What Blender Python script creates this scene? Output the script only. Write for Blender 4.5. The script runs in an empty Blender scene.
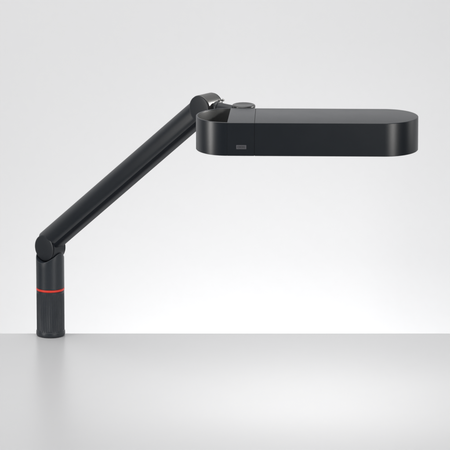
import bpy, bmesh, math
from mathutils import Vector, Matrix

sc = bpy.context.scene
C = sc.collection
R = math.radians
MM = 0.001            # everything below is measured in millimetres

# ------------------------------------------------------------------ camera
cam = bpy.data.cameras.new("camera")
cam.lens = 400.0
cam.sensor_width = 36.0
cam.clip_start = 0.1
cam.clip_end = 200.0
co = bpy.data.objects.new("camera", cam)
C.objects.link(co)
PITCH = R(13.7)
TARGET = Vector((0.3594, -0.25, 0.2941))
co.location = TARGET + Vector((0, -math.cos(PITCH), math.sin(PITCH))) * 10.0
co.rotation_euler = (math.pi / 2 - PITCH, 0, 0)
sc.camera = co

# ------------------------------------------------------------------ world
w = bpy.data.worlds.new("World")
sc.world = w
w.use_nodes = True
w.node_tree.nodes["Background"].inputs[0].default_value = (0.80, 0.90, 1.0, 1)
w.node_tree.nodes["Background"].inputs[1].default_value = 0.06


# ------------------------------------------------------------------ studio lamps
def area(name, loc, aim, sx, sy, power, col=(1, 1, 1)):
    l = bpy.data.lights.new(name, 'AREA')
    l.shape = 'RECTANGLE'
    l.size = sx
    l.size_y = sy
    l.energy = power
    l.color = col
    o = bpy.data.objects.new(name, l)
    C.objects.link(o)
    o.location = loc
    o.rotation_euler = (Vector(aim) - Vector(loc)).to_track_quat('-Z', 'Y').to_euler()
    return o


area("softbox_overhead", (-0.6, -0.7, 3.2), (-0.1, 0.3, 0.0), 3.4, 2.6, 96, (1.0, 0.985, 0.965))
area("wall_wash", (0.50, 0.10, -0.95), (0.50, 0.6, 0.10), 0.8, 0.25, 14.2, (1.0, 0.995, 0.985))
area("strip_right", (2.05, -3.25, 0.7), (0.7, -0.4, 0.45), 0.70, 1.8, 31, (1.0, 0.98, 0.95))
area("strip_left", (-2.3, -1.7, 0.7), (0.3, -0.4, 0.45), 0.42, 1.8, 36, (1.0, 0.98, 0.95))
area("side_panel_right", (2.7, -0.1, 0.9), (0.5, -0.4, 0.45), 1.0, 1.6, 7, (1.0, 0.99, 0.97))
sp = bpy.data.lights.new("snoot_top_right", 'SPOT')
sp.energy = 380
sp.color = (1.0, 0.98, 0.95)
sp.shadow_soft_size = 0.14
sp.spot_size = R(8)
sp.spot_blend = 0.8
so = bpy.data.objects.new("snoot_top_right", sp)
C.objects.link(so)
so.location = (2.3, 0.1, 1.5)
so.rotation_euler = (Vector((0.33, -0.36, 0.57)) - Vector(so.location)).to_track_quat('-Z', 'Y').to_euler()

sc.view_settings.view_transform = 'Standard'
sc.view_settings.look = 'None'
sc.view_settings.exposure = 0.0
sc.view_settings.gamma = 1.0
sc.render.engine = 'CYCLES'
sc.cycles.max_bounces = 8


# ------------------------------------------------------------------ helpers
def material(name, col, rough=0.5, metal=0.0, spec=0.5, noise=0.0, nscale=300.0,
             bump=0.0, bscale=900.0, rvar=0.0, coat=0.0, coat_rough=0.3):
    m = bpy.data.materials.new(name)
    m.use_nodes = True
    nt = m.node_tree
    b = nt.nodes["Principled BSDF"]
    b.inputs["Base Color"].default_value = (*col, 1)
    b.inputs["Roughness"].default_value = rough
    b.inputs["Metallic"].default_value = metal
    b.inputs["Specular IOR Level"].default_value = spec
    b.inputs["Coat Weight"].default_value = coat
    b.inputs["Coat Roughness"].default_value = coat_rough
    tc = nt.nodes.new("ShaderNodeTexCoord")
    if noise > 0:
        n = nt.nodes.new("ShaderNodeTexNoise")
        n.inputs["Scale"].default_value = nscale
        n.inputs["Detail"].default_value = 6
        nt.links.new(tc.outputs["Object"], n.inputs["Vector"])
        r = nt.nodes.new("ShaderNodeValToRGB")
        r.color_ramp.elements[0].color = (*[c * (1 - noise) for c in col], 1)
        r.color_ramp.elements[1].color = (*[c * (1 + noise) for c in col], 1)
        r.color_ramp.elements[0].position = 0.3
        r.color_ramp.elements[1].position = 0.7
        nt.links.new(n.outputs["Fac"], r.inputs["Fac"])
        nt.links.new(r.outputs["Color"], b.inputs["Base Color"])
    if rvar > 0:
        n2 = nt.nodes.new("ShaderNodeTexNoise")
        n2.inputs["Scale"].default_value = 22
        n2.inputs["Detail"].default_value = 5
        nt.links.new(tc.outputs["Object"], n2.inputs["Vector"])
        mr = nt.nodes.new("ShaderNodeMapRange")
        mr.inputs["To Min"].default_value = rough - rvar
        mr.inputs["To Max"].default_value = rough + rvar
        nt.links.new(n2.outputs["Fac"], mr.inputs["Value"])
        nt.links.new(mr.outputs["Result"], b.inputs["Roughness"])
    if bump > 0:
        n3 = nt.nodes.new("ShaderNodeTexNoise")
        n3.inputs["Scale"].default_value = bscale
        n3.inputs["Detail"].default_value = 3
        nt.links.new(tc.outputs["Object"], n3.inputs["Vector"])
        bm_ = nt.nodes.new("ShaderNodeBump")
        bm_.inputs["Strength"].default_value = bump
        bm_.inputs["Distance"].default_value = 0.0003
        nt.links.new(n3.outputs["Fac"], bm_.inputs["Height"])
        nt.links.new(bm_.outputs["Normal"], b.inputs["Normal"])
    return m


def emitter(name, col, strength):
    m = bpy.data.materials.new(name)
    m.use_nodes = True
    b = m.node_tree.nodes["Principled BSDF"]
    b.inputs["Base Color"].default_value = (0.8, 0.8, 0.8, 1)
    b.inputs["Emission Color"].default_value = (*col, 1)
    b.inputs["Emission Strength"].default_value = strength
    return m


HEADC = (0.0095, 0.013, 0.0185)
M_inner = material("brushed_inner_face", (0.045, 0.046, 0.046), 0.40, 0.0, 0.5, 0.08, 500, 0.1, 1500)
M_rail = material("matt_black_rail", (0.005, 0.007, 0.011), 0.6, 0.0, 0.15, 0.1, 400, 0.1, 1500)
M_head = material("anodised_graphite", HEADC, 0.35, 0.0, 0.75, 0.08, 500, 0.10, 1500, 0.03)
M_arm = material("satin_black_arm", (0.003, 0.006, 0.011), 0.38, 0.0, 0.75, 0.08, 400, 0.12, 1500, 0.03)
M_joint = material("graphite_joint", (0.014, 0.017, 0.022), 0.42, 0.0, 0.5, 0.10, 400, 0.15, 1400, 0.03)
M_cap = material("pivot_cap_satin", (0.018, 0.019, 0.021), 0.28, 0.1, 0.7, 0.1, 400, 0.08, 1400, 0.03)
M_cast = material("cast_joint_metal", (0.08, 0.08, 0.08), 0.36, 0.5, 0.5, 0.10, 400, 0.10, 1400, 0.03)
M_post = material("moulded_post", (0.012, 0.0165, 0.023), 0.42, 0.0, 0.55, 0.10, 350, 0.2, 1100, 0.04)
M_gap = material("black_gap", (0.006, 0.006, 0.007), 0.7)
M_red = material("red_ring", (0.72, 0.035, 0.018), 0.42, 0.0, 0.5, 0.05, 300)
M_steel = material("dark_steel", (0.20, 0.20, 0.20), 0.35, 0.8)
M_mark = material("grey_print", (0.115, 0.115, 0.13), 0.55)
M_markd = material("dark_print", (0.045, 0.046, 0.052), 0.55)
M_desk = material("pale_grey_laminate", (0.505, 0.51, 0.522), 0.30, 0.0, 0.5, 0.015, 700, 0.03, 1800, 0.02)
M_wall = material("white_plaster", (0.795, 0.80, 0.818), 0.85, 0.0, 0.3, 0.004, 60, 0.03, 300)
M_light = emitter("led_diffuser", (1.0, 0.985, 0.96), 24.0)


def obj(name, bm, mat, parent=None, smooth=40, bevel=0.0, seg=3):
    me = bpy.data.meshes.new(name)
    bmesh.ops.scale(bm, vec=(MM, MM, MM), verts=bm.verts)
    bmesh.ops.recalc_face_normals(bm, faces=bm.faces)
    bm.to_mesh(me)
    bm.free()
    me.materials.append(mat)
    o = bpy.data.objects.new(name, me)
    C.objects.link(o)
    if parent is not None:
        o.parent = parent
    if bevel > 0:
        b = o.modifiers.new("bevel", 'BEVEL')
        b.width = bevel * MM
        b.segments = seg
        b.limit_method = 'ANGLE'
        b.angle_limit = R(35)
    me.shade_smooth()
    me.set_sharp_from_angle(angle=R(smooth))
    return o


def frame(origin, xdir, ydir):
    """matrix whose local x,y follow the given directions"""
    x = Vector(xdir).normalized()
    y = Vector(ydir)
    y = (y - x * y.dot(x)).normalized()
    z = x.cross(y)
    m = Matrix((x, y, z)).transposed().to_4x4()
    m.translation = Vector(origin)
    return m


def lathe(bm, prof, mat=Matrix(), n=96, rfun=None):
    """prof = [(radius, height)] turned about local z; zero radius closes an end"""
    rings = []
    for r, h in prof:
        if r < 1e-6:
            rings.append([bm.verts.new(mat @ Vector((0, 0, h)))])
        else:
            ring = []
            for k in range(n):
                a = 2 * math.pi * k / n
                rr = r if rfun is None else rfun(r, h, a)
                ring.append(bm.verts.new(mat @ Vector((rr * math.cos(a), rr * math.sin(a), h))))
            rings.append(ring)
    for a, b in zip(rings, rings[1:]):
        if len(a) == 1 and len(b) == 1:
            continue
        for k in range(n):
            j = (k + 1) % n
            if len(a) == 1:
                bm.faces.new((a[0], b[k], b[j]))
            elif len(b) == 1:
                bm.faces.new((a[k], a[j], b[0]))
            else:
                bm.faces.new((a[k], a[j], b[j], b[k]))


def extrude_section(bm, sec, mat, t0, t1, round_end=0.0):
    """sec = closed [(u,v)]; swept along local x from t0 to t1"""
    cu = sum(p[0] for p in sec) / len(sec)
    cv = sum(p[1] for p in sec) / len(sec)
    steps = []
    if round_end > 0:
        for i in range(5):
            a = math.pi / 2 * i / 4
            steps.append((t0 + round_end * (1 - math.sin(a)), round_end * (1 - math.cos(a))))
        steps = [(t0 + round_end * (1 - math.sin(math.pi / 2 * (4 - i) / 4)),
                  round_end * (1 - math.cos(math.pi / 2 * (4 - i) / 4))) for i in range(5)]
        steps = sorted([(t0 + round_end * (1 - math.cos(math.pi / 2 * i / 4)),
                         round_end * (1 - math.sin(math.pi / 2 * i / 4))) for i in range(5)])
        back = [(t1 - (s[0] - t0), s[1]) for s in reversed(steps)]
        steps = steps + back
    else:
        steps = [(t0, 0), (t1, 0)]
    rings = []
    for t, ins in steps:
        ring = []
        for u, v in sec:
            d = math.hypot(u - cu, v - cv)
            f = max(0.0, (d - ins) / d) if d > 0 else 1
            ring.append(bm.verts.new(mat @ Vector((t, cu + (u - cu) * f, cv + (v - cv) * f))))
        rings.append(ring)
    n = len(sec)
    for a, b in zip(rings, rings[1:]):
        for k in range(n):
            j = (k + 1) % n
            bm.faces.new((a[k], a[j], b[j], b[k]))
    bm.faces.new(rings[0])
    bm.faces.new(list(reversed(rings[-1])))


def box(bm, x0, x1, y0, y1, z0, z1, mat=Matrix()):
    vs = [bm.verts.new(mat @ Vector((x, y, z))) for z in (z0, z1) for y in (y0, y1) for x in (x0, x1)]
    for f in ((0, 1, 3, 2), (4, 6, 7, 5), (0, 4, 5, 1), (2, 3, 7, 6), (0, 2, 6, 4), (1, 5, 7, 3)):
        bm.faces.new([vs[i] for i in f])


def tag(o, label, cat=None, kind=None):
    if label:
        o["label"] = label
    if cat:
        o["category"] = cat
    if kind:
        o["kind"] = kind


# ------------------------------------------------------------------ setting
bm = bmesh.new()
box(bm, -3500, 4200, 600, 640, -1200, 3600)
wall = obj("backdrop", bm, M_wall)
tag(wall, "plain pale studio wall behind the lamp", None, "structure")

bm = bmesh.new()
box(bm, -270, 1150, -1250, 12, -28, 0)
desk = obj("tabletop", bm, M_desk, bevel=1.2)
tag(desk, "smooth pale grey tabletop the black lamp is clamped to", "table")

# ------------------------------------------------------------------ the lamp
lamp = bpy.data.objects.new("desk_lamp", None)
lamp.empty_display_size = 0.1
C.objects.link(lamp)
tag(lamp, "black jointed clamp-on lamp with long pill-shaped head and red ring on its post", "lamp")

A = Vector((0.68, 0.733, 0)).normalized()        # axis of both joints (away from camera end)
H = Vector((A.y, -A.x, 0))                       # horizontal heading of the arm
Z = Vector((0, 0, 1))
J1 = Vector((0.4, 0, 187.5))
J2 = Vector((322.5, -299.6, 545.2))
RP = 28.9                                        # post radius

# post: smooth upper sleeve with a saddle cut for the joint
bm = bmesh.new()
RG = 29.2
N = 144


def saddle(r, a):
    x, y = r * math.cos(a), r * math.sin(a)
    d = abs(x * H.x + y * H.y)
    z = J1.z - math.sqrt(max(0.0, RG * RG - d * d))
    return min(z, 180.0)


rings = []
# outer wall going up
for zf, rr in ((101.5, RP - 1.6), (101.5, RP - 0.6), (102.2, RP)):
    rings.append([bm.verts.new((rr * math.cos(2 * math.pi * k / N), rr * math.sin(2 * math.pi * k / N), zf)) for k in range(N)])
for f in (0.4, 0.8):
    ring = []
    for k in range(N):
        a = 2 * math.pi * k / N
        zt = saddle(RP - 1.2, a) - 1.2
        ring.append(bm.verts.new((RP * math.cos(a), RP * math.sin(a), 102.2 + (zt - 102.2) * f)))
    rings.append(ring)
for i in range(5):
    g = math.pi / 2 * i / 4
    ring = []
    for k in range(N):
        a = 2 * math.pi * k / N
        zt = saddle(RP - 1.2, a) - 1.2
        rr = RP - 1.2 + 1.2 * math.cos(g)
        ring.append(bm.verts.new((rr * math.cos(a), rr * math.sin(a), zt + 1.2 * math.sin(g))))
    rings.append(ring)
for f in (0.92, 0.85, 0.75, 0.6, 0.4, 0.2):
    ring = []
    for k in range(N):
        a = 2 * math.pi * k / N
        ring.append(bm.verts.new((RP * f * math.cos(a), RP * f * math.sin(a), saddle(RP * f, a))))
    rings.append(ring)
for p, q in zip(rings, rings[1:]):
    for k in range(N):
        j = (k + 1) % N
        bm.faces.new((p[k], p[j], q[j], q[k]))
c = bm.verts.new((0, 0, J1.z - RG))
for k in range(N):
    bm.faces.new((rings[-1][k], rings[-1][(k + 1) % N], c))
post = obj("post", bm, M_post, lamp)

# ribbed lower grip
bm = bmesh.new()
NR = 44


def ribs(r, h, a):
    if r < 24 or h > 92 or h < 13:
        return r
    s = 0.5 + 0.5 * math.cos(a * NR)
    return r - 0.75 * (1 - s) ** 2


lathe(bm, [(0, 8), (26, 8), (RP - 0.2, 8.2), (RP - 0.2, 12.5), (RP - 0.2, 14), (RP - 0.2, 50), (RP - 0.2, 90),
           (RP - 0.2, 92.5), (RP - 0.2, 95.4), (RP - 1.0, 96.4), (25, 96.4), (0, 96.4)], n=NR * 8, rfun=ribs)
grip = obj("grip", bm, M_post, lamp, smooth=30)

# foot collar with a scalloped notch
bm = bmesh.new()
lathe(bm, [(0, 0.2), (26.5, 0.2), (28.4, 0.6), (29.4, 2.0), (29.9, 4.5), (29.7, 9.4), (29.3, 10.5), (28.7, 10.9), (27, 10.8), (0, 10.8)], n=128)
foot = obj("foot_collar", bm, M_post, lamp)

# red ring and the dark core behind it
bm = bmesh.new()
lathe(bm, [(24, 96.7), (RP - 0.6, 96.7), (RP + 0.2, 97.4), (RP + 0.2, 100.6), (RP - 0.6, 101.3), (24, 101.3)], n=128)
red = obj("accent_ring", bm, M_red, lamp)
tag(red, "thin orange-red ring around the post")
bm = bmesh.new()
lathe(bm, [(0, 90), (26.4, 90), (26.4, 106), (0, 106)], n=96)
core = obj("core", bm, M_gap, post)


def joint(name, centre, r, half, capmat, bodymat):
    """barrel with horizontal axis A, gap groove and a slightly domed cap at each end"""
    m = frame(centre, H, -Z)          # local z = H x (-Z)
    zax = m.to_3x3() @ Vector((0, 0, 1))
    sgn = 1 if zax.dot(-A) > 0 else -1
    bm = bmesh.new()
    g = half - 2.4
    lathe(bm, [(0, -g), (r - 1.0, -g), (r, -g + 1.0), (r, g - 1.0), (r - 1.0, g), (0, g)], m, 128)
    body = obj(name, bm, bodymat, lamp)
    bm = bmesh.new()
    lathe(bm, [(0, -g - 0.4), (r - 3.2, -g - 0.4), (r - 3.2, g + 0.4), (0, g + 0.4)], m, 96)
    obj("gap", bm, M_gap, body)
    for s in (1, -1):
        bm = bmesh.new()
        pr = [(0, g + 0.9), (r - 2.0, g + 0.9), (r - 1.1, g + 1.3), (r - 0.9, g + 1.9), (r - 1.5, g + 2.4), (r - 4, g + 2.8), (r * 0.5, g + 3.4), (0, g + 3.6)]
        lathe(bm, [(a, b * s) for a, b in pr], m, 128)
        obj("joint_cap", bm, capmat, body)
    return body


lower = joint("elbow_joint", J1, 27.6, 18.2, M_joint, M_joint)
upper = joint("head_joint", J2, 27.4, 21.5, M_joint, M_cast)

# arm: rounded beam with a stepped rail underneath
P0 = J1 + Vector((0, 0, 0))
d = (J2 - J1).normalized()
up = A.cross(d)
if up.z < 0:
    up = -up
P0 = J1 + up * 11.0
P1 = J2 + up * 4.5
L = (P1 - P0).length
fm = frame(P0, (P1 - P0), up)                    # local x along, y up-perpendicular, z sideways
sec = []
n = 72
for k in range(n):
    a = 2 * math.pi * k / n
    cx, sx = math.cos(a), math.sin(a)
    e = 2.0 / 3.0 if sx < 0 else 2.0 / 2.02
    v = 18.6 * math.copysign(abs(cx) ** e, cx)
    u = (24.0 if sx > 0 else 22.6) * math.copysign(abs(sx) ** e, sx) + 0.4
    sec.append((u, v))
bm = bmesh.new()
extrude_section(bm, sec, fm, -4, L - 2, 3.0)
arm = obj("arm", bm, M_arm, lamp, smooth=35)
bm = bmesh.new()
sec = [(-14, -15), (-20.6, -15), (-22.4, -14.2), (-24.0, -12), (-24.8, -8), (-24.8, 8), (-24.0, 12), (-22.4, 14.2), (-20.6, 15), (-14, 15)]
extrude_section(bm, sec, fm, 16, L - 14, 0)
rail = obj("rail", bm, M_rail, arm, smooth=50)

# link tube from the upper joint to the head pivot
PV = Vector((396, -370, 566.8))                    # top centre of pivot cap
q0 = J2 + Vector((0, 0, 5.5)) + H * 14
q1 = Vector((PV.x, PV.y, PV.z - 15))
lm = frame(q0, Z.cross(q1 - q0), Z)              # local z along -(...) ; fix sign
zd = lm.to_3x3() @ Vector((0, 0, 1))
if zd.dot(q1 - q0) < 0:
    lm = frame(q0, -(Z.cross(q1 - q0)), Z)
LL = (q1 - q0).length
bm = bmesh.new()
lathe(bm, [(0, 0), (9, 0), (9, 13.2), (11.4, 13.6), (12.0, 14.6), (12.0, 21), (11.2, 22.2), (10, 22.6), (10, LL), (0, LL)], lm, 72)
link = obj("link_tube", bm, M_joint, lamp)

# locking screw
s0 = J2 + A * 12 + (H * 0.78 + Z * 0.55).normalized() * 26.5
sd = (H * 1.0 + Z * 0.25).normalized()
sm = frame(s0, A, Z)
sm = frame(s0, A, sd.cross(A))
if (sm.to_3x3() @ Vector((0, 0, 1))).dot(sd) < 0:
    sm = frame(s0, A, -(sd.cross(A)))
bm = bmesh.new()
lathe(bm, [(0, -3), (1.4, -3), (1.4, 11.0), (2.1, 11.2), (2.6, 12.0), (2.6, 14.2), (2.1, 15.0), (0, 15.2)], sm, 32)
obj("locking_screw", bm, M_steel, upper)

# pivot behind the head
pm = Matrix.Translation(PV)
bm = bmesh.new()
lathe(bm, [(0, -34), (19.5, -34), (20.5, -33), (20.5, -7.2), (22.4, -6.6), (23.0, -5.6), (23.0, -2.0), (22.6, -1.2), (21.4, -0.2), (20.0, 0.3), (18.6, 0.2), (16, -0.3), (8, -0.9), (0, -1.1)], pm, 96)
pivot = obj("pivot_cap", bm, M_cap, lamp)

# ------------------------------------------------------------------ head
RH = 66.0
HH = 66.2
YAW = R(-1.4)
HC = Vector((519.2, -463, 0))
ztop = 565.0
headm = Matrix.Translation(Vector((HC.x, HC.y, ztop - HH))) @ Matrix.Rotation(YAW, 4, 'Z')
XL, XR = -150.3, 150.3                            # centres of the round ends
S1, S2 = -154.0, -101.3                           # the two seams


def stadium(r, xl, xr, n=48, which='both'):
    pts = []
    if which in ('both', 'right'):
        for k in range(n + 1):
            a = -math.pi / 2 + math.pi * k / n
            pts.append((xr + r * math.cos(a), r * math.sin(a)))
    else:
        pts += [(xr, -r), (xr, r)]
    if which in ('both', 'left'):
        for k in range(n + 1):
            a = math.pi / 2 + math.pi * k / n
            pts.append((xl + r * math.cos(a), r * math.sin(a)))
    else:
        pts += [(xl, r), (xl, -r)]
    return pts


def prism(bm, rows, mat):
    """rows = [(pts, z)] with equal counts, closed at both ends"""
    rs = [[bm.verts.new(mat @ Vector((x, y, z))) for x, y in pts] for pts, z in rows]
    n = len(rs[0])
    for a, b in zip(rs, rs[1:]):
        for k in range(n):
            j = (k + 1) % n
            bm.faces.new((a[k], a[j], b[j], b[k]))
    bm.faces.new(list(reversed(rs[0])))
    bm.faces.new(rs[-1])


# main hood (right part)
FE = 1.6
rows = [(stadium(RH - 0.8, S2 + 0.8, XR, which='right'), 0.0), (stadium(RH, S2 + 0.35, XR, which='right'), 0.8)]
for i in range(5):
    g = math.pi / 2 * i / 4
    rows.append((stadium(RH - FE + FE * math.cos(g), S2 + 0.35 + 0.3 * i / 4, XR, which='right'), HH - FE + FE * math.sin(g)))
bm = bmesh.new()
prism(bm, rows, headm)
hood = obj("head", bm, M_head, lamp)

# control block between the seams
rows = [([(S1, -RH + .8), (S2 - .35, -RH + .8), (S2 - .35, RH - .8), (S1 + 4, RH - .8)], 0.0),
        ([(S1, -RH), (S2 - .35, -RH), (S2 - .35, RH), (S1 + 4, RH)], 0.8)]
for i in range(5):
    g = math.pi / 2 * i / 4
    y = RH - FE + FE * math.cos(g)
    rows.append(([(S1, -y), (S2 - .35, -y), (S2 - .35, y), (S1 + 4, y)], HH - FE + FE * math.sin(g)))
bm = bmesh.new()
prism(bm, rows, headm)
block = obj("control_block", bm, M_head, lamp)
bm = bmesh.new()
box(bm, S2 - 2, S2 + 2, -RH + 0.7, RH - 0.7, 1.0, HH - 0.7, headm)
box(bm, S1 - 0.8, S1 + 2, -RH + 0.7, -RH + 2.6, 1.0, HH - 0.9, headm)
box(bm, S1 + 3.2, S1 + 6, RH - 2.6, RH - 0.7, 1.0, HH - 0.9, headm)
obj("seam", bm, M_gap, block)

# open ring handle (left)
TH = 3.2
bm = bmesh.new()
n = 72
outl = []
for k in range(n + 1):
    a = math.pi / 2 + math.pi * k / n
    outl.append((math.cos(a), math.sin(a)))


def ringpt(c, r, xo, z):
    return headm @ Vector((S1 + 1.75 + 2.0 * c[1] + (r - 2.0) * c[0], r * c[1], z))


prof = []
for i in range(4):
    g = math.pi / 2 * i / 3
    prof.append((RH - 0.9 + 0.9 * math.cos(g), HH - 0.9 + 0.9 * math.sin(g)))
for i in range(4):
    g = math.pi / 2 * i / 3
    prof.append((RH - TH + 0.9 - 0.9 * math.sin(g), HH - 0.9 + 0.9 * math.cos(g)))
prof += [(RH - TH, 0.8), (RH - TH + 0.8, 0), (RH - 0.8, 0), (RH, 0.8)]
cols = [[bm.verts.new(ringpt(c, r, 0, z)) for r, z in prof] for c in outl]
m_ = len(prof)
for a, b in zip(cols, cols[1:]):
    for k in range(m_):
        j = (k + 1) % m_
        bm.faces.new((a[k], a[j], b[j], b[k]))
bm.faces.new(cols[0])
bm.faces.new(list(reversed(cols[-1])))
ring = obj("ring_handle", bm, M_head, lamp)
bm = bmesh.new()
lin = [(RH - TH, 2.0), (RH - TH - 0.35, 2.6), (RH - TH - 0.35, HH - 2.2), (RH - TH, HH - 1.6), (RH - TH + 0.6, HH - 2.2), (RH - TH + 0.6, 2.6)]
cols = [[bm.verts.new(ringpt(c, r, 0, z)) for r, z in lin] for c in outl]
for a, b in zip(cols, cols[1:]):
    for k in range(6):
        bm.faces.new((a[k], a[(k + 1) % 6], b[(k + 1) % 6], b[k]))
bm.faces.new(cols[0])
bm.faces.new(list(reversed(cols[-1])))
obj("inner_lining", bm, M_inner, ring)

# luminous panel under the hood
bm = bmesh.new()
prism(bm, [(stadium(RH - 9, S2 + 14, XR - 4, which='right'), -1.2), (stadium(RH - 9, S2 + 14, XR - 4, which='right'), 0.4)], headm)
diff = obj("light_panel", bm, M_light, hood)
tag(diff, "glowing white panel under the head")

# small printed maker's plate on the control block
lx0, lx1, lz0, lz1 = S1 + 17.5, S1 + 37.0, 13.8, 21.8
bm = bmesh.new()
box(bm, lx0, lx1, -RH - 0.25, -RH + 0.5, lz0, lz1, headm)
plate = obj("nameplate", bm, M_mark, block)
tag(plate, "small grey nameplate on the front of the head")
bm = bmesh.new()
x = lx0 + 2.4
zb, zh = lz0 + 2.2, 3.8
for wd, cut in ((3.0, 0.9), (2.2, 1.3), (2.9, 1.0), (2.4, 1.2), (2.6, 0.8)):
    box(bm, x, x + 0.8, -RH - 0.45, -RH - 0.1, zb, zb + zh, headm)
    box(bm, x + 0.9, x + wd - 0.2, -RH - 0.45, -RH - 0.1, zb + zh - cut, zb + zh, headm)
    box(bm, x + 0.9, x + wd - 0.2, -RH - 0.45, -RH - 0.1, zb, zb + cut, headm)
    x += wd + 0.45
obj("lettering", bm, M_markd, plate)
